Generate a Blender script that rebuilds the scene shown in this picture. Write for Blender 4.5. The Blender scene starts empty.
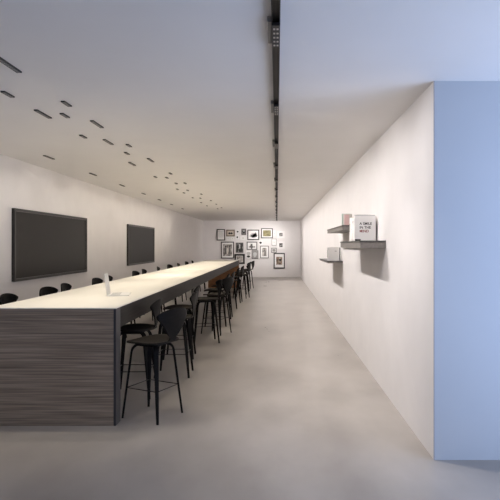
import bpy, bmesh, math, random
from mathutils import Vector, Matrix
random.seed(7)
S = bpy.context.scene
C = S.collection
PI = math.pi

# ------------------------------------------------------------------ materials
def mat(name, col=(.5, .5, .5), rough=.5, metal=0.0, spec=.5):
    m = bpy.data.materials.new(name); m.use_nodes = True
    b = m.node_tree.nodes['Principled BSDF']
    b.inputs['Base Color'].default_value = (*col, 1)
    b.inputs['Roughness'].default_value = rough
    b.inputs['Metallic'].default_value = metal
    b.inputs['Specular IOR Level'].default_value = spec
    return m

def noise_mat(name, stops, scale=(1, 1, 1), nscale=4.0, detail=4.0, rough=.5, rough2=None, bump=0.0, spec=.5, distort=0.0, coord='Object'):
    m = mat(name, stops[0][1], rough, 0, spec)
    nt = m.node_tree; N = nt.nodes; L = nt.links; b = N['Principled BSDF']
    tc = N.new('ShaderNodeTexCoord'); mp = N.new('ShaderNodeMapping'); ns = N.new('ShaderNodeTexNoise'); cr = N.new('ShaderNodeValToRGB')
    mp.inputs['Scale'].default_value = scale
    ns.inputs['Scale'].default_value = nscale; ns.inputs['Detail'].default_value = detail; ns.inputs['Distortion'].default_value = distort
    L.new(tc.outputs[coord], mp.inputs['Vector']); L.new(mp.outputs['Vector'], ns.inputs['Vector']); L.new(ns.outputs['Fac'], cr.inputs['Fac'])
    el = cr.color_ramp.elements
    el[0].position, el[0].color = stops[0][0], (*stops[0][1], 1)
    el[1].position, el[1].color = stops[-1][0], (*stops[-1][1], 1)
    for p, c in stops[1:-1]:
        e = el.new(p); e.color = (*c, 1)
    L.new(cr.outputs['Color'], b.inputs['Base Color'])
    if rough2 is not None:
        mr = N.new('ShaderNodeMapRange'); mr.inputs['To Min'].default_value = rough; mr.inputs['To Max'].default_value = rough2
        L.new(ns.outputs['Fac'], mr.inputs['Value']); L.new(mr.outputs['Result'], b.inputs['Roughness'])
    if bump:
        bp = N.new('ShaderNodeBump'); bp.inputs['Strength'].default_value = bump; bp.inputs['Distance'].default_value = .01
        L.new(ns.outputs['Fac'], bp.inputs['Height']); L.new(bp.outputs['Normal'], b.inputs['Normal'])
    return m

M = {}
M['wall'] = noise_mat('wall_paint', [(.3, (.80, .775, .765)), (.7, (.83, .805, .795))], nscale=3, rough=.75, spec=.2)
M['ceil'] = noise_mat('ceiling_paint', [(.3, (.83, .81, .79)), (.7, (.85, .83, .81))], nscale=2, rough=.85, spec=.1)
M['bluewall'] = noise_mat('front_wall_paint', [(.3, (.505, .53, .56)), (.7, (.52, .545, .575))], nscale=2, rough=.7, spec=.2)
M['floor'] = noise_mat('polished_concrete', [(.30, (.272, .246, .222)), (.5, (.338, .310, .283)), (.70, (.395, .364, .335))], scale=(1, .6, 1), nscale=1.5, detail=6, rough=.24, rough2=.36, spec=.5)
M['wood_x'] = noise_mat('dark_wood_grain_across', [(.3, (.155, .116, .084)), (.5, (.27, .207, .152)), (.72, (.42, .325, .245))], scale=(1.0, 30, 42), nscale=1.5, detail=6, rough=.42, bump=.15)
M['wood_y'] = noise_mat('dark_wood_grain_along', [(.3, (.013, .0105, .0095)), (.7, (.028, .023, .021))], scale=(30, .8, 30), nscale=1.5, detail=5, rough=.5, bump=.1, spec=.15)
M['wood_warm_lit'] = noise_mat('warm_lit_wood_panel', [(.3, (.28, .13, .06)), (.7, (.42, .21, .10))], scale=(1, 30, 30), nscale=1.5, detail=5, rough=.5)  # same wood as the near end, with warm lamplight mixed into the colour
M['edge'] = mat('dark_edge_band', (.035, .033, .036), .4)
M['top'] = noise_mat('cream_table_surface', [(.3, (.80, .775, .71)), (.7, (.85, .825, .76))], scale=(2, .5, 1), nscale=1.5, rough=.38, spec=.4)
M['black'] = noise_mat('black_stained_wood', [(.3, (.007, .0065, .0065)), (.7, (.012, .011, .011))], scale=(3, 30, 30), nscale=3, rough=.5, spec=.06)
M['seat'] = noise_mat('dark_seat_veneer', [(.3, (.020, .017, .0145)), (.7, (.030, .026, .022))], scale=(3, 20, 3), nscale=3, rough=.55, spec=.05)
M['rod'] = mat('blackened_steel', (.02, .02, .02), .35, .8)
M['track'] = mat('black_track', (.012, .010, .009), .5)
M['lampbody'] = mat('black_lamp_body', (.015, .014, .014), .45)
M['cell'] = mat('lamp_reflector', (.50, .47, .43), .35, .3)
M['grey_lamp'] = mat('grey_adaptor', (.30, .29, .28), .5)
M['screen'] = mat('dark_screen', (.011, .009, .008), .45, 0, .25)
M['bezel'] = mat('screen_bezel', (.016, .014, .013), .3)
M['shelf'] = noise_mat('grey_shelf', [(.3, (.20, .185, .17)), (.7, (.25, .23, .213))], scale=(20, 1, 20), nscale=2, rough=.5)
M['shelf_top'] = mat('dark_shelf_plate', (.10, .095, .09), .45)
M['paper'] = mat('white_paper', (.90, .89, .875), .7)
M['page'] = mat('page_edges', (.72, .69, .63), .8)
M['cover'] = mat('white_cover', (.90, .885, .87), .45)
M['cover_grey'] = mat('grey_cover', (.60, .60, .60), .45)
M['cover_cream'] = mat('cream_cover', (.72, .69, .63), .45)
M['cover_green'] = mat('pale_green_cover', (.58, .68, .62), .45)
M['cover_pink'] = mat('pink_cover', (.72, .50, .48), .45)
M['cover_dark'] = mat('dark_cover', (.05, .05, .055), .45)
M['ink'] = mat('black_ink', (.02, .02, .02), .6)
M['redink'] = mat('red_ink', (.30, .05, .045), .6)
M['alu'] = mat('pale_aluminium', (.78, .77, .75), .45, .1)
M['display'] = mat('pale_laptop_screen', (.62, .62, .62), .3)
M['keys'] = mat('pale_keys', (.52, .51, .50), .5)
M['frame_b'] = mat('black_frame', (.03, .026, .025), .4)
M['frame_g'] = mat('grey_frame', (.14, .13, .125), .45)
M['frame_w'] = mat('white_frame', (.86, .85, .835), .5)
M['frame_t'] = mat('bronze_frame', (.16, .12, .085), .45)
M['tan'] = mat('tan_mount', (.60, .53, .45), .7)
M['trim'] = mat('corner_shade_and_frame_grey', (.42, .41, .43), .5)  # grey for the painted corner shade line, shared with the assumed window frame
M['bw1'] = noise_mat('monochrome_print_dark', [(.38, (.02, .02, .02)), (.52, (.10, .095, .09)), (.66, (.5, .48, .45))], nscale=9, detail=3, rough=.5)
M['bw2'] = noise_mat('monochrome_print_pale', [(.36, (.10, .09, .085)), (.5, (.40, .37, .34)), (.66, (.68, .65, .61))], nscale=7, detail=3, rough=.5)
M['bw3'] = noise_mat('grey_print', [(.35, (.16, .155, .15)), (.65, (.42, .40, .38))], nscale=6, detail=3, rough=.5)
M['olive'] = noise_mat('olive_print', [(.35, (.13, .11, .04)), (.65, (.36, .32, .14))], scale=(1, 1, 3), nscale=5, detail=3, rough=.5)
M['colour'] = noise_mat('brown_photo_print', [(.36, (.06, .04, .035)), (.5, (.25, .17, .12)), (.64, (.55, .47, .38))], nscale=6, detail=3, rough=.5)

# ------------------------------------------------------------------ helpers
def link(name, bm, m, parent=None, smooth=False, bevel=0.0, seg=2):
    me = bpy.data.meshes.new(name)
    bmesh.ops.recalc_face_normals(bm, faces=bm.faces)
    bm.to_mesh(me); bm.free()
    for mm in (m if isinstance(m, (list, tuple)) else [m]): me.materials.append(mm)
    if smooth:
        for p in me.polygons: p.use_smooth = True
    o = bpy.data.objects.new(name, me); C.objects.link(o)
    if parent: o.parent = parent
    if bevel:
        b = o.modifiers.new('bevel', 'BEVEL'); b.width = bevel; b.segments = seg; b.limit_method = 'ANGLE'
    return o

def add_box(bm, lo, hi, mi=0):
    x0, y0, z0 = lo; x1, y1, z1 = hi
    v = [bm.verts.new(p) for p in ((x0,y0,z0),(x1,y0,z0),(x1,y1,z0),(x0,y1,z0),(x0,y0,z1),(x1,y0,z1),(x1,y1,z1),(x0,y1,z1))]
    for f in ((0,3,2,1),(4,5,6,7),(0,1,5,4),(1,2,6,5),(2,3,7,6),(3,0,4,7)):
        bm.faces.new([v[i] for i in f]).material_index = mi

def box(name, lo, hi, m, parent=None, bevel=0.0):
    bm = bmesh.new(); add_box(bm, lo, hi); return link(name, bm, m, parent, bevel=bevel)

def empty(name, loc, rz=0.0):
    o = bpy.data.objects.new(name, None); C.objects.link(o); o.location = loc; o.rotation_euler.z = rz
    o.empty_display_size = .1
    return o

def tag(o, label, cat, group=None, kind=None):
    o['label'] = label; o['category'] = cat
    if group: o['group'] = group
    if kind: o['kind'] = kind
    return o

def struct(o, label=None):
    o['kind'] = 'structure'
    if label: o['label'] = label
    return o

def copy_tree(o, parent=None):
    c = o.copy(); C.objects.link(c)
    if parent: c.parent = parent
    for ch in o.children: copy_tree(ch, c)
    return c

def rod(bm, a, b, r, n=8):
    a = Vector(a); b = Vector(b); d = (b - a).normalized()
    u = d.orthogonal().normalized(); w = d.cross(u)
    ra = []; rb = []
    for i in range(n):
        t = 2*PI*i/n; o = u*math.cos(t)*r + w*math.sin(t)*r
        ra.append(bm.verts.new(a+o)); rb.append(bm.verts.new(b+o))
    for i in range(n):
        j = (i+1) % n; bm.faces.new((ra[i], ra[j], rb[j], rb[i]))
    bm.faces.new(ra[::-1]); bm.faces.new(rb)

# ------------------------------------------------------------------ the room
XL, XR, YB, H = -3.70, 1.168, 25.0, 2.82
YF = 3.721
XE, Y0 = 3.15, -4.0
XS = 3.0
struct(box('floor', (XL-.15, Y0, -.10), (XE, YB+.15, 0), M['floor']), 'polished grey concrete floor')
struct(box('ceiling', (XL-.15, Y0, H), (XE, YB+.15, H+.12), M['ceil']), 'smooth white plaster ceiling')
struct(box('wall_left', (XL-.15, Y0, 0), (XL, YB+.15, H), M['wall']), 'long white wall behind the screens')
struct(box('wall_back', (XL, YB, 0), (XR, YB+.15, H), M['wall']), 'white end wall hung with pictures')
struct(box('wall_right', (XR, YF+.004, 0), (XR+.15, YB+.15, H), M['wall']), 'long white wall with three shelves')
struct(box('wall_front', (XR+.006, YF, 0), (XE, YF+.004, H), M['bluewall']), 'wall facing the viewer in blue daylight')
bm = bmesh.new()
for lo, hi in (((XS, Y0, 0), (XE, .6, H)), ((XS, .6, 0), (XE, 3.6, .2)), ((XS, .6, 2.45), (XE, 3.6, H)), ((XS, 3.6, 0), (XE, YF-.001, H))): add_box(bm, lo, hi)
struct(link('wall_side', bm, M['wall']), 'assumed white side wall with an added wide window opening, out of view to the right')  # assumed unseen wall, added to hold the opening around the daylight lamp
bm = bmesh.new()
for lo, hi in (((XS+.03, .6, .2), (XS+.09, .65, 2.45)), ((XS+.03, 3.55, .2), (XS+.09, 3.6, 2.45)), ((XS+.03, .65, .2), (XS+.09, 3.55, .25)), ((XS+.03, .65, 2.4), (XS+.09, 3.55, 2.45))): add_box(bm, lo, hi)
struct(link('assumed_window_1', bm, M['trim']), 'wide assumed side window frame, out of view')  # added frame for the assumed opening, built to go with the daylight lamp
struct(box('corner_shade_strip', (XR-.002, YF-.002, 0), (XR+.006, YF+.004, H), M['trim']), 'thin grey strip painted as the shade line at the corner')  # added strip: its grey paints in the shade transition at the corner

# ------------------------------------------------------------------ bar table
TX0, TX1, TY0, TY1, TH = -2.57, -1.424, 4.42, 18.8, 1.043
t = tag(empty('bar_table', ((TX0+TX1)/2, TY0, 0)), 'very long dark wood communal bar table with a glowing cream top', 'table')
def tb(name, lo, hi, m, bevel=.003):
    ox, oy = (TX0+TX1)/2, TY0
    return box(name, (lo[0]-ox, lo[1]-oy, lo[2]), (hi[0]-ox, hi[1]-oy, hi[2]), m, t, bevel)
tp = tb('tabletop', (TX0, TY0+.002, TH-.008), (TX1, TY1, TH), M['top'], .002); tp['label'] = 'cream tabletop surface'
tb('apron', (TX0+.004, TY0+.135, TH-.19), (TX1-.002, TY1-.135, TH-.0085), M['wood_y'])
tb('end_panel', (TX0, TY0+.002, 0), (TX1-.022, TY0+.13, TH-.0085), M['wood_x'])
e = tb('edge_strip', (TX1-.0215, TY0, 0), (TX1, TY0+.132, TH-.0085), M['edge']); e['label'] = 'black edge strip of the near end panel'
fp = tb('end_panel', (TX0, TY1-.13, 0), (TX1, TY1, TH-.0085), M['wood_warm_lit']); fp['label'] = 'far end panel with warm lamplight painted into its brown'

# ------------------------------------------------------------------ stools
def seat_half(v):      # v from -1 (rear) to 1 (front): half width of the seat outline
    if v >= 0: return .222*math.sqrt(max(0, 1-abs(v)**2.3))
    a = -v
    return .222*math.sqrt(max(0, 1-a**2.4))*.86 + .222*.14*(1-a*a) + .040*a**3
def make_seat(root):
    bm = bmesh.new(); rows = []
    nv, nu = 22, 14
    for i in range(nv+1):
        v = -math.cos(PI*i/nv); y = .232*v + .005
        hw = max(seat_half(v), .012); row = []
        for j in range(nu+1):
            u = -1 + 2*j/nu; x = hw*u
            z = .706 + .016*(x/.2)**2 - .012*max(0, v-.55)**2*4 + (.030*max(0, -v-.55)**2*3 if v < -.55 else 0)
            row.append(bm.verts.new((x, y, z)))
        rows.append(row)
    for i in range(nv):
        for j in range(nu): bm.faces.new((rows[i][j], rows[i][j+1], rows[i+1][j+1], rows[i+1][j]))
    o = link('seat', bm, M['seat'], root, True)
    s = o.modifiers.new('thickness', 'SOLIDIFY'); s.thickness = .016; s.offset = -1
    return o
def make_back(root):
    bm = bmesh.new(); rows = []
    nv, nu = 20, 16
    for i in range(nv+1):
        t_ = i/nv
        # profile of the shell: from under the seat's rear, bending up, then leaning back
        if t_ < .25:
            a = t_/.25*PI*.5
            y0 = -.185 - .048*math.sin(a); z0 = .707 + .048*(1-math.cos(a))
        else:
            k = (t_-.25)/.75
            y0 = -.233 - .045*k; z0 = .755 + .235*k
        if t_ < .25: hw = .062 - .018*math.sin(t_/.25*PI*.5)
        else:
            k = (t_-.25)/.75
            hw = .044 + .196*(k**.85)
            if k > .80: hw *= 1 - .10*((k-.80)/.20)**2
        row = []
        for j in range(nu+1):
            u = -1 + 2*j/nu; x = hw*u
            top = (.035*(1-u*u) - .02*abs(u)**6) * max(0, (t_-.5)/.5)**2
            y = y0 + 1.15*x*x*max(0, (t_-.25)/.75)
            row.append(bm.verts.new((x, y, z0+top)))
        rows.append(row)
    for i in range(nv):
        for j in range(nu): bm.faces.new((rows[i][j], rows[i][j+1], rows[i+1][j+1], rows[i+1][j]))
    o = link('backrest', bm, M['black'], root, True)
    s = o.modifiers.new('thickness', 'SOLIDIFY'); s.thickness = .012; s.offset = 0
    return o
FX, FY = .180, .204
def leg_path(sx, sy):
    d = Vector((sx*FX, sy*FY, 0)); r = d.length; d.normalize(); pts = []
    for i in range(4): pts.append((.03+.09*i/3, .676))
    for i in range(1, 8):
        a = i/7*PI/2*.93
        pts.append((.12+.072*math.sin(a), .676-.075*(1-math.cos(a))))
    x1, z1 = pts[-1]
    for i in range(1, 9):
        k = i/8; pts.append((x1+(r-x1)*k, z1*(1-k)))
    return [d*p[0]+Vector((0, 0, p[1])) for p in pts], d
def make_leg(root, sx, sy):
    pts, d = leg_path(sx, sy); tn = Vector((-d.y, d.x, 0)); bm = bmesh.new(); rings = []
    n = len(pts)
    for i, p in enumerate(pts):
        a = pts[max(0, i-1)]; b = pts[min(n-1, i+1)]; tg = (b-a).normalized(); nr = tg.cross(tn).normalized()
        if i <= 10: w = .040 + .006*i/10
        else: w = .046 - .024*(i-10)/(n-11)
        th = .020 if i <= 10 else .021 - .002*(i-10)/(n-11)
        rings.append([bm.verts.new(p + tn*(w/2*s1) + nr*(th/2*s2)) for s1, s2 in ((-1,-1),(1,-1),(1,1),(-1,1))])
    for i in range(n-1):
        for j in range(4):
            k = (j+1) % 4; bm.faces.new((rings[i][j], rings[i][k], rings[i+1][k], rings[i+1][j]))
    bm.faces.new(rings[0]); bm.faces.new(rings[-1][::-1])
    for v in bm.verts:
        if v.co.z < .012: v.co.z = max(v.co.z, 0)
    return link('leg', bm, M['black'], root, bevel=.004, seg=2)
def ring_pt(sx, sy, z=.28):
    pts, d = leg_path(sx, sy)
    for a, b in zip(pts[10:], pts[11:]):
        if a.z >= z >= b.z: return a.lerp(b, (a.z-z)/(a.z-b.z))
def make_stool():
    root = empty('bar_stool', (0, 0, 0))
    make_seat(root); make_back(root)
    for sx, sy in ((-1,1),(1,1),(1,-1),(-1,-1)): make_leg(root, sx, sy)
    bm = bmesh.new(); q = [ring_pt(*s) for s in ((-1,1),(1,1),(1,-1),(-1,-1))]
    for i in range(4): rod(bm, q[i], q[(i+1) % 4], .0045)
    link('footrest', bm, M['rod'], root, True)
    bm = bmesh.new(); add_box(bm, (-.11, -.11, .664), (.11, .11, .690)); link('seat_block', bm, M['black'], root, bevel=.006)
    return root
proto = make_stool(); first = [True]
ORD = ['first', 'second', 'third', 'fourth', 'fifth', 'sixth', 'seventh', 'eighth', 'ninth', 'tenth', 'eleventh', 'twelfth', 'thirteenth', 'fourteenth', 'fifteenth']
def stool(x, y, back_deg, label, group):
    o = proto if first[0] else copy_tree(proto); first[0] = False
    o.location = (x, y, 0); o.rotation_euler.z = math.radians(back_deg) + PI/2    # local -Y is the back
    tag(o, label, 'stool', group); return o
aisle = [(-1.166, 4.694, -26), (-1.53, 5.36, 1), (-1.27, 6.18, 2), (-1.39, 7.15, 4), (-1.19, 8.25, 18), (-1.10, 9.06, -26), (-1.22, 9.95, 6),
         (-1.20, 10.95, 0), (-1.22, 12.6, 6), (-1.20, 13.95, -4), (-1.08, 15.1, -12), (-1.20, 16.3, 4), (-1.18, 17.3, -4), (-1.11, 18.3, -14)]
for i, (x, y, a) in enumerate(aisle):
    if i == 0: lb = 'nearest black bar stool, turned out on the aisle side of the bar table'
    elif i == 1: lb = 'second black bar stool on the aisle side, pushed in beside the near table end'
    elif i == len(aisle)-1: lb = 'farthest black bar stool on the aisle side, at the far table end'
    else: lb = ORD[i] + ' black bar stool from the near end, on the aisle side of the table'
    stool(x, y, a, lb, 'bar stools on the aisle side')
wall_side = [5.74, 6.63, 7.30, 8.45, 9.20, 10.75, 11.6, 12.9, 14.3, 15.5, 17.0, 18.1]
for i, y in enumerate(wall_side):
    a = 180 + [4, -6, 5, -3, 6, -4, 3, 8, -8, 4, -4, 5][i]
    if i == 0: lb = 'black bar stool on the wall side, half cut by the left edge'
    else: lb = ORD[i] + ' black bar stool from the near end, on the wall side of the table'
    stool(-2.83 + (.02 if i % 2 else -.01), y, a, lb, 'bar stools on the wall side').scale.z = 1.02

# ------------------------------------------------------------------ wall screens
def wall_screen(y0, y1, label):
    z0, z1 = 1.086, 2.115
    r = tag(empty('wall_screen', (XL, (y0+y1)/2, z0)), label, 'screen', 'screens on the left wall')
    L = (y1-y0)/2; hh = z1-z0
    bm = bmesh.new(); w = .035; d = .045
    for lo, hi in (((0,-L,0),(d,L,w)), ((0,-L,hh-w),(d,L,hh)), ((0,-L,w),(d,-L+w,hh-w)), ((0,L-w,w),(d,L,hh-w))): add_box(bm, lo, hi)
    link('bezel', bm, M['bezel'], r)
    box('display', (.002, -L+w, w), (d-.012, L-w, hh-w), M['screen'], r)
    bm = bmesh.new(); k = .006
    for lo, hi in (((d,-L+.05,.05),(d+.002,L-.05,.05+k)),): pass
    for lo, hi in (((d-.012,-L+w,w),(d-.006,L-w,w+k)), ((d-.012,-L+w,hh-w-k),(d-.006,L-w,hh-w)), ((d-.012,-L+w,w+k),(d-.006,-L+w+k,hh-w-k)), ((d-.012,L-w-k,w+k),(d-.006,L-w,hh-w-k))): add_box(bm, lo, hi)
    link('inner_trim', bm, M['frame_g'], r)
wall_screen(6.97, 9.63, 'larger looking dark wall screen at the left, nearest the viewer')
wall_screen(12.31, 14.93, 'dark wall screen farther along the left wall, past the nearest one')

# ------------------------------------------------------------------ laptop
lp = tag(empty('laptop', (-1.835, 5.41, TH), math.radians(12)), 'small pale laptop standing open on the near end of the cream tabletop', 'laptop')
# local: hinge along +Y, keyboard to +X, lid up
b = box('base', (0, 0, .0005), (.225, .30, .014), M['alu'], lp, .003); 
bm = bmesh.new()
for i in range(5):
    for j in range(12):
        add_box(bm, (.03+i*.02, .02+j*.022, .014), (.047+i*.02, .039+j*.022, .0155))
link('keyboard', bm, M['keys'], b)
box('trackpad', (.145, .10, .014), (.205, .20, .0145), M['alu'], b)
ld = box('lid', (-.007, 0, 0), (0, .30, .235), M['alu'], lp, .003); ld.location = (0, 0, .008); ld.rotation_euler.y = math.radians(-7)
box('display', (0, .01, .012), (.001, .29, .225), M['display'], ld)
bm = bmesh.new(); rod(bm, (-.003, .05, .008), (-.003, .25, .008), .006); link('hinge', bm, M['keys'], lp, True)

# ------------------------------------------------------------------ shelves and books
def shelf(y0, y1, zt, th, label):
    x0 = .89
    r = tag(empty('wall_shelf', (XR, y0, zt)), label, 'shelf', 'shelves on the right wall')
    box('top_plate', (x0-XR, 0, -.018), (-.001, y1-y0, 0), M['shelf_top'], r, .002)
    box('shelf_body', (x0-XR+.006, .006, -th), (-.001, y1-y0-.006, -.0185), M['shelf'], r, .002)
    return r
shelf(5.36, 7.06, 1.648, .082, 'large grey floating shelf nearest the wall corner, holding the white books')
shelf(6.81, 8.90, 1.872, .066, 'highest grey floating shelf, partly behind the tallest white books')
shelf(8.85, 10.50, 1.317, .040, 'lowest thin grey floating shelf, farthest along the right wall')

def text_mesh(body, size, m, parent, loc, name='lettering'):
    cu = bpy.data.curves.new(name, 'FONT'); cu.body = body; cu.size = size; cu.extrude = .0006; cu.offset = size*.016
    tmp = bpy.data.objects.new(name, cu); C.objects.link(tmp)
    bpy.context.view_layer.update()
    me = bpy.data.meshes.new_from_object(tmp.evaluated_get(bpy.context.evaluated_depsgraph_get()))
    bpy.data.objects.remove(tmp); me.materials.clear(); me.materials.append(m)
    o = bpy.data.objects.new(name, me); C.objects.link(o); o.parent = parent
    o.location = loc; o.rotation_euler.x = PI/2
    return o

def book(x, y, z, w, h, th, m, label, group, spine_mark=None):
    """stands upright, front cover facing -Y, spine facing -X"""
    r = tag(empty('book', (x, y, z)), label, 'book', group)
    bm = bmesh.new(); c = .003
    add_box(bm, (0, 0, 0), (w, c, h)); add_box(bm, (0, th-c, 0), (w, th, h)); add_box(bm, (0, c, 0), (c, th-c, h))
    link('cover', bm, m, r)
    box('pages', (c, c, .004), (w-.006, th-c, h-.004), M['page'], r)
    if spine_mark: box('spine_mark', (-.0006, th*.25, h*spine_mark[0]), (0, th*.75, h*spine_mark[1]), M['ink'], r)
    return r
zA = 1.648
y = 5.80; g = 'white books on the large shelf'
bk = book(.900, y, zA, .247, .288, .038, M['cover'], 'white book with a three line black and red title facing the viewer', g)
text_mesh('A SMILE', .042, M['ink'], bk, (.057, -.0006, .186))
text_mesh('IN THE', .042, M['ink'], bk, (.057, -.0006, .142))
text_mesh('MIND', .042, M['redink'], bk, (.057, -.0006, .099))
box('label_strip', (.004, -.0007, .002), (.070, 0, .020), M['ink'], bk)
y += .039
spec = [(.034, .305, .24, 'cover_grey', 'grey book just behind the titled cover, its dark top showing', None, .905),
        (.030, .272, .225, 'cover', 'white book third in the row on the large shelf', (.80, .84), .9),
        (.042, .285, .235, 'cover_cream', 'cream book fourth in the row on the large shelf', None, .902),
        (.028, .270, .22, 'cover', 'white book with a small black spine mark near its top, fifth in the row', (.78, .86), .9),
        (.036, .282, .23, 'cover_cream', 'cream book sixth in the row on the large shelf', None, .903),
        (.040, .276, .23, 'cover', 'white book seventh in the row on the large shelf', (.5, .53), .9),
        (.044, .279, .235, 'cover', 'tall white book eighth in the row on the large shelf', None, .9),
        (.050, .283, .23, 'cover_cream', 'thick cream book ninth in the row on the large shelf', None, .902),
        (.046, .287, .235, 'cover', 'white book at the far end of the row on the large shelf', (.7, .74), .9),
        (.05, .28, .23, 'cover_grey', 'grey book leaning out last behind the row on the large shelf', None, .902)][:9]
for th, h, w, mk, lb, mk2, x in spec:
    b = book(x, y, zA, w, h, th, M[mk], lb, g, mk2)
    if mk == 'cover_grey': box('dark_band', (.030, .003, h-.0035), (.19, th-.003, h+.001), M['ink'], b)
    y += th+.001
zB = 1.872; y = 6.92; g = 'small books on the highest shelf'
for th, h, w, mk, lb, x in ((.030, .150, .065, 'cover_pink', 'small pink book on the highest shelf, beside the large white books', .935),
                        (.030, .158, .12, 'cover_cream', 'small cream book between the pink and the green book on the highest shelf', .925),
                        (.034, .165, .12, 'cover_green', 'small pale green book on the highest shelf', .905)):
    book(x, y, zB, w, h, th, M[mk], lb, g); y += th+.002
zC = 1.317; y = 9.0; g = 'pale books on the lowest shelf'
for k, (th, h, w, mk, lb, x) in enumerate(((.030, .243, .205, 'cover', 'white book on the lowest shelf, its cover facing the viewer', .918),
                        (.036, .236, .228, 'cover_dark', 'dark book second in the row on the lowest shelf', .917),  # wider than the front book, so a dark sliver shows at its right
                        (.040, .240, .205, 'cover', 'white book farthest back in the row on the lowest shelf', .915),
                        )):
    b = book(x, y, zC, w, h, th, M[mk], lb, g, (.2, .8) if k == 2 else None)
    if k == 0:
        box('title_mark', (.12, -.0007, .165), (.155, 0, .18), M['keys'], b)
    y += th+.001

# ------------------------------------------------------------------ pictures on the end wall
def PX(px): return (px-277)/500*YB
def PZ(py): return 1.6-(py-245)/500*YB
def picture(z2, fm, fw, mw, pm, label, art=None, matm='paper', fig=None):
    """z2: corner coordinates read off a 4.167x crop whose origin is (180, 210)"""
    x0, x1 = PX(180+z2[0]/4.167), PX(180+z2[2]/4.167); z1, z0 = PZ(210+z2[1]/4.167), PZ(210+z2[3]/4.167)
    r = tag(empty('framed_picture', ((x0+x1)/2, YB, (z0+z1)/2)), label, 'picture', 'pictures on the end wall')
    W = (x1-x0)/2; Hh = (z1-z0)/2; d = .035; bm = bmesh.new()
    for lo, hi in (((-W,-d,-Hh),(W,-.0005,-Hh+fw)), ((-W,-d,Hh-fw),(W,-.0005,Hh)), ((-W,-d,-Hh+fw),(-W+fw,-.0005,Hh-fw)), ((W-fw,-d,-Hh+fw),(W,-.0005,Hh-fw))): add_box(bm, lo, hi)
    link('frame', bm, M[fm], r)
    a, b = W-fw, Hh-fw
    box('mount', (-a, -d+.012, -b), (a, -.001, b), M[matm], r)
    if pm:
        a2, b2 = max(a-mw[0], .02), max(b-mw[1], .02)
        pr = box('print', (-a2, -d+.009, -b2), (a2, -d+.012, b2), M[pm], r)
        pr.data.materials[0] = M[pm]
    for (cx, cz, rx, rz, mk) in (fig or ()):
        bm = bmesh.new(); vs = []; vb = []
        for i in range(14):
            t_ = 2*PI*i/14; k = 1 + .12*math.sin(3*t_+cx*7)
            p = (cx*a+rx*math.cos(t_)*k, cz*b+rz*math.sin(t_)*k)
            vs.append(bm.verts.new((p[0], -d+.006, p[1]))); vb.append(bm.verts.new((p[0], -d+.0085 if pm else -d+.012, p[1])))
        bm.faces.new(vs); bm.faces.new(vb[::-1])
        for i in range(14): bm.faces.new((vs[i], vb[i], vb[(i+1) % 14], vs[(i+1) % 14]))
        link('figure', bm, M[mk], r)
    return r
K = 'ink'; G = 'keys'
p1 = picture((153,80,188,127), 'frame_b', .045, (0,0), None, 'black framed white text sheet at the left end of the picture group', fig=[(-.0, .62, .20, .022, G), (0, .3, .2, .012, G), (0, .05, .2, .012, G), (0, -.2, .2, .012, G), (0, -.45, .14, .012, G)])
picture((193,82,228,110), 'frame_t', .05, (.1,.08), None, 'bronze framed picture of two dark round shapes on a pale mount', matm='tan', fig=[(-.36, -.15, .055, .05, K), (.32, -.15, .055, .05, K)])
picture((232,82,247,99), 'frame_w', .02, (0,0), None, 'tiny white frame with one dark dot, above its twin', fig=[(.1, .0, .05, .04, K)])
picture((232,104,247,122), 'frame_w', .02, (0,0), None, 'tiny white frame with one dark mark, below its twin', fig=[(-.1, -.05, .04, .05, K)])
picture((194,113,208,127), 'frame_w', .018, (.05,.05), 'bw2', 'tiny pale picture under the left side of the bronze frame')
picture((212,113,226,127), 'frame_w', .018, (.06,.05), 'bw2', 'tiny pale picture under the right side of the bronze frame')
picture((256,78,276,104), 'frame_g', .05, (0,0), 'bw3', 'small grey framed picture with a dark round head', fig=[(0, -.1, .06, .07, K), (0, .3, .045, .04, 'cover_grey')])
picture((250,109,276,125), 'frame_w', .018, (.1,.06), 'bw2', 'small pale strip picture under the grey framed head')
picture((281,82,330,125), 'frame_b', .045, (0,0), None, 'black framed wide picture of a grey mass, white mount', fig=[(-.35, -.22, .10, .09, 'cover_grey'), (-.08, -.3, .10, .07, 'frame_g'), (.28, -.2, .12, .10, 'frame_g'), (.12, .2, .13, .05, 'cover_grey'), (.42, .12, .05, .10, 'keys')])
picture((338,76,387,118), 'frame_b', .045, (.055,.055), 'olive', 'black framed olive green landscape at the top of the group')
picture((389,84,399,110), 'frame_w', .018, (.04,.12), 'bw2', 'narrow pale picture between the olive landscape and the white frames')
picture((404,87,437,118), 'frame_w', .02, (.095,.085), 'bw1', 'upper white framed small dark photo at the right end')
picture((404,131,437,162), 'frame_w', .02, (.095,.07), 'bw1', 'lower white framed small dark photo at the right end')
picture((382,120,402,148), 'frame_g', .018, (.1,.15), 'bw3', 'thin framed pale sheet left of the white frames')
picture((171,132,225,202), 'frame_b', .045, (.06,.085), 'bw2', 'large black framed upright figure drawing, lower left of the group', fig=[(-.35, -.1, .045, .20, 'frame_g'), (.40, -.05, .04, .20, 'frame_g'), (-.35, .48, .035, .05, 'frame_b'), (.40, .52, .035, .05, 'frame_b'), (0, -.1, .05, .16, 'cover_cream')])
picture((233,136,264,178), 'frame_g', .035, (.0,.0), 'bw1', 'dark upright photo filling its frame, above the table end', fig=[(0, .35, .03, .12, 'cover_grey'), (-.65, .0, .03, .20, K), (.65, .0, .03, .20, K), (.0, -.6, .06, .05, K)])
picture((278,132,322,166), 'frame_g', .045, (.06,.06), 'bw2', 'grey framed wide photo below the black framed grey mass', fig=[(-.1, -.30, .07, .10, 'frame_g'), (-.1, .25, .04, .05, 'frame_g'), (.45, .3, .08, .07, 'paper'), (-.6, .3, .06, .07, 'paper')])
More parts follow.
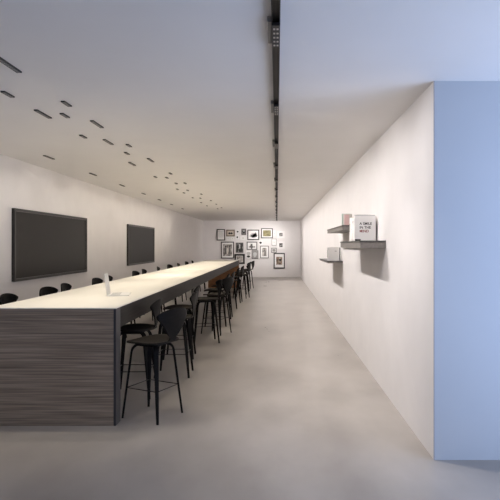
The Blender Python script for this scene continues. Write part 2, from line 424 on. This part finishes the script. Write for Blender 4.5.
picture((328,126,344,147), 'frame_w', .018, (0,0), None, 'tiny white sheet with one dark dot in the middle of the group', fig=[(0, 0, .06, .055, K)])
picture((334,149,370,201), 'frame_g', .035, (.075,.07), 'bw2', 'thin dark framed upright sketch right of the oval photo', fig=[(.15, -.15, .035, .13, 'frame_g'), (.1, .3, .03, .04, 'frame_g')])
picture((380,158,403,178), 'frame_g', .03, (.03,.03), 'bw3', 'small grey photo just above the large brown portrait')
picture((390,179,437,244), 'frame_b', .055, (.075,.14), 'colour', 'large black framed brown portrait, lowest at the right end', fig=[(.22, .12, .06, .07, 'frame_b'), (-.30, -.2, .04, .10, 'frame_t'), (.1, .38, .05, .04, 'tan')])
picture((227,183,270,225), 'frame_b', .09, (.02,.02), 'bw2', 'thick black framed picture half hidden by the far table end')
picture((275,169,296,204), 'frame_w', .022, (0,0), None, 'small white sheet with two dark marks beside the oval photo', fig=[(0, .3, .10, .09, G), (0, -.45, .09, .05, K)])
picture((299,168,326,203), 'frame_g', .04, (.01,.01), 'bw3', 'grey framed photo with a pale oval', fig=[(0, 0, .09, .13, 'cover_grey')])

# ------------------------------------------------------------------ ceiling downlights
def make_downlight(n):
    """n square cells in one row; lies along Y, its top against the ceiling"""
    r = empty('ceiling_downlight', (0, 0, 0)); L = n*.0275/2; w = .0175; d = .012
    bm = bmesh.new()
    add_box(bm, (-w, -L-.006, -.002), (w, L+.006, -.0005))
    ys = [-L + .0275*i for i in range(n+1)]
    add_box(bm, (-w, -L-.006, -d), (-.0125, L+.006, -.002)); add_box(bm, (.0125, -L-.006, -d), (w, L+.006, -.002))
    for yy in ys: add_box(bm, (-.0125, yy-.0025, -d), (.0125, yy+.0025, -.002))
    link('housing', bm, M['lampbody'], r)
    for i in range(n):
        bm = bmesh.new(); yc = (ys[i]+ys[i+1])/2; a = .0115
        v = [bm.verts.new((sx*a, yc+sy*a, -.0112)) for sx, sy in ((-1,-1),(1,-1),(1,1),(-1,1))]
        u = [bm.verts.new((sx*a*.5, yc+sy*a*.5, -.006)) for sx, sy in ((-1,-1),(1,-1),(1,1),(-1,1))]
        for j in range(4): k = (j+1) % 4; bm.faces.new((v[j], v[k], u[k], u[j]))
        bm.faces.new(u)
        link('reflector', bm, M['cell'], r)
    return r
def spot(name, loc, target, watts, size_deg, blend, col, radius=.03):
    l = bpy.data.lights.new(name, 'SPOT'); l.energy = watts; l.spot_size = math.radians(size_deg); l.spot_blend = blend; l.color = col; l.shadow_soft_size = radius
    o = bpy.data.objects.new(name, l); C.objects.link(o); o.location = loc
    o.rotation_euler = (Vector(target)-Vector(loc)).to_track_quat('-Z', 'Y').to_euler()
    return o
WARM = (1.0, .895, .72)
WASH = (1.0, .915, .82)
PW10, PW5, PWW, PWT = 46, 25, 14, 62
A, B_, C_, W_ = -1.81, -1.99, -2.17, -3.16
rows = {
 A: [(3.37,10),(4.30,5),(5.03,10),(6.11,5),(7.16,10),(8.5,5),(9.84,5),(11.96,5),(13.7,5),(14.9,5),(16.3,5)],
 B_: [(4.69,5),(5.90,10),(6.63,5),(9.03,5),(9.87,5),(11.13,5),(12.98,5),(16.75,5)],
 C_: [(4.03,5),(4.64,10),(5.60,5),(7.49,10),(8.93,5),(10.9,5),(11.66,5),(12.87,5),(14.3,5),(15.5,5)],
 W_: [(5.28,10),(6.93,10),(8.59,10),(10.2,10),(11.85,10),(13.45,10),(15.0,10),(16.75,10)]}
rown = {A: 'row nearest the black track', B_: 'middle row over the table', C_: 'third row, left of the middle one', W_: 'row along the left wall'}
protos = {}
for x, lst in rows.items():
    for i, (y, n) in enumerate(lst):
        if x == W_ and i == 0:
            spot('downlight_lamp', (x, y, H-.02), (XL, y, .55), PWW*1.25, 120, 1, WASH); continue  # assumed lamp out of view, continuing the row without a fixture
        if n not in protos: protos[n] = o = make_downlight(n)
        else: o = copy_tree(protos[n])
        o.location = (x, y, H)
        tag(o, '%s black recessed ceiling downlight, %s in the %s' % ('long' if n == 10 else 'short', ORD[i], rown[x]), 'ceiling light', 'ceiling downlights')
        if x == W_: spot('downlight_lamp', (x, y, H-.02), (XL, y, .55), PWW*.75, 130, 1, WASH); [spot('downlight_lamp', (x, y+.1*k, H-.02), (XL, y+.80*k, 2.25), PWW*.46, 76, 1, WASH) for k in (-1, 1)]  # side beams added to fill the dim gaps between the wall washers
        else: spot('downlight_lamp', (x, y, H-.02), (x, y, 0), (PW10 if n == 10 or y > 8 else PW5)*(.10 if y < 4.2 else .85 if y < 6.5 else 1.15), 66, .9, WARM)

# ------------------------------------------------------------------ lighting track
TXC = -.006
tr = tag(empty('lighting_track', (TXC, 0, H)), 'long black lighting track running down the ceiling to the end wall', 'lighting track')
bm = bmesh.new()
for lo, hi in (((-.023, Y0, -.034), (-.017, YB-.01, -.0005)), ((.017, Y0, -.034), (.023, YB-.01, -.0005)), ((-.017, Y0, -.012), (.017, YB-.01, -.0005))): add_box(bm, lo, hi)
link('track_rail', bm, M['track'], tr)
bm = bmesh.new(); add_box(bm, (-.006, Y0, -.016), (.006, YB-.01, -.0125)); link('conductor_strip', bm, M['lampbody'], tr)
ys = [2.81, 4.36, 5.92, 7.53, 9.2, 10.8, 12.4, 14.0, 15.6, 17.2, 18.8, 20.4, 22.0, 23.4]
tp_ = None
for i, y in enumerate(ys):
    if tp_ is None:
        tp_ = o = empty('track_spotlight', (0, 0, 0))
        bm = bmesh.new(); add_box(bm, (-.022, -.15, -.052), (.022, .15, -.0345)); link('lamp_head', bm, M['lampbody'], o, bevel=.002)
        for k in range(5):
            for sx in (-.009, .009):
                box('reflector', (sx-.0055, -.115+k*.055, -.0535), (sx+.0055, -.095+k*.055, -.0522), M['cell'], o)
        bm = bmesh.new(); add_box(bm, (-.046, -.145, -.030), (-.0235, .145, -.0005)); link('adaptor', bm, M['grey_lamp'], o, bevel=.002)
    else: o = copy_tree(tp_)
    o.location = (TXC, y, H)
    tag(o, ('nearest black track spotlight with small bright cells, at the top of the frame' if i == 0 else '%s black track spotlight from the near end of the ceiling track' % ORD[i] if i < 13 else 'last black track spotlight, by the end wall'), 'track light', 'spotlights on the ceiling track')
    if i == 0: spot('track_and_fill_lamp', (TXC, y, H-.06), (XR, 4.75, .45), PWT*.7, 52, 1, (1, .945, .92))
    if i > 0 and y < 23:
        spot('track_and_fill_lamp', (TXC, y-.05, H-.06), (XR, y-.05, .85), PWT*1.3, 143, 1, (1, .945, .92))
        for k in (-1, 1): spot('track_and_fill_lamp', (TXC, y+.1*k, H-.06), (XR, y+.8*k, 2.35), PWT*.32, 66, 1, (1, .945, .92))
        spot('track_and_fill_lamp', (TXC, y+.05, H-.06), (XR-.15, y+.05, 0.1), PWT*1.45, 84, 1, (1, .945, .92))
spot('track_and_fill_lamp', (TXC, 4.3, H-.06), (1.03, 5.8, 1.80), 30, 22, .7, (1, .945, .92))  # extra beam added only to brighten the titled cover
spot('track_and_fill_lamp', (TXC, 7.47, H-.06), (1.0, 9.0, 1.44), 24, 18, .7, (1, .945, .92))  # another added beam, lifting the covers on the lowest shelf
for x in (-2.2, -.9, .3): spot('track_and_fill_lamp', (x*.0+TXC, 22.6, H-.06), (x, YB, 1.6), 125, 80, 1, (1, .95, .93))

# ------------------------------------------------------------------ assumed daylight: added area lamp at the side opening
def area(name, loc, target, sx, sy, watts, col):
    l = bpy.data.lights.new(name, 'AREA'); l.shape = 'RECTANGLE'; l.size = sx; l.size_y = sy; l.energy = watts; l.color = col
    o = bpy.data.objects.new(name, l); C.objects.link(o); o.location = loc
    o.rotation_euler = (Vector(target)-Vector(loc)).to_track_quat('-Z', 'Y').to_euler()
    return o
area('added_daylight_lamp', (XS+.02, 2.1, 1.25), (XS-1, 2.55, 1.65), 2.7, 2.2, 92, (.53, .67, 1.0))  # added area lamp for assumed daylight, tilted toward the ceiling and front wall

w = bpy.data.worlds.new('sky'); S.world = w; w.use_nodes = True
w.node_tree.nodes['Background'].inputs['Color'].default_value = (.62, .74, 1.0, 1)
w.node_tree.nodes['Background'].inputs['Strength'].default_value = .05

# ------------------------------------------------------------------ camera
cd = bpy.data.cameras.new('camera'); cam = bpy.data.objects.new('camera', cd); C.objects.link(cam)
cam.location = (0, 0, 1.6); cam.rotation_euler = (PI/2, 0, 0)
cd.sensor_width = 36; cd.sensor_fit = 'HORIZONTAL'; cd.lens = 36
cd.shift_x = -27/500; cd.shift_y = -5/500
cd.clip_end = 100
S.camera = cam
S.view_settings.view_transform = 'Standard'; S.view_settings.look = 'None'; S.view_settings.gamma = 1; S.view_settings.exposure = .10
S.view_settings.use_curve_mapping = False
S.cycles.use_denoising = True
S.cycles.max_bounces = 10; S.cycles.diffuse_bounces = 6
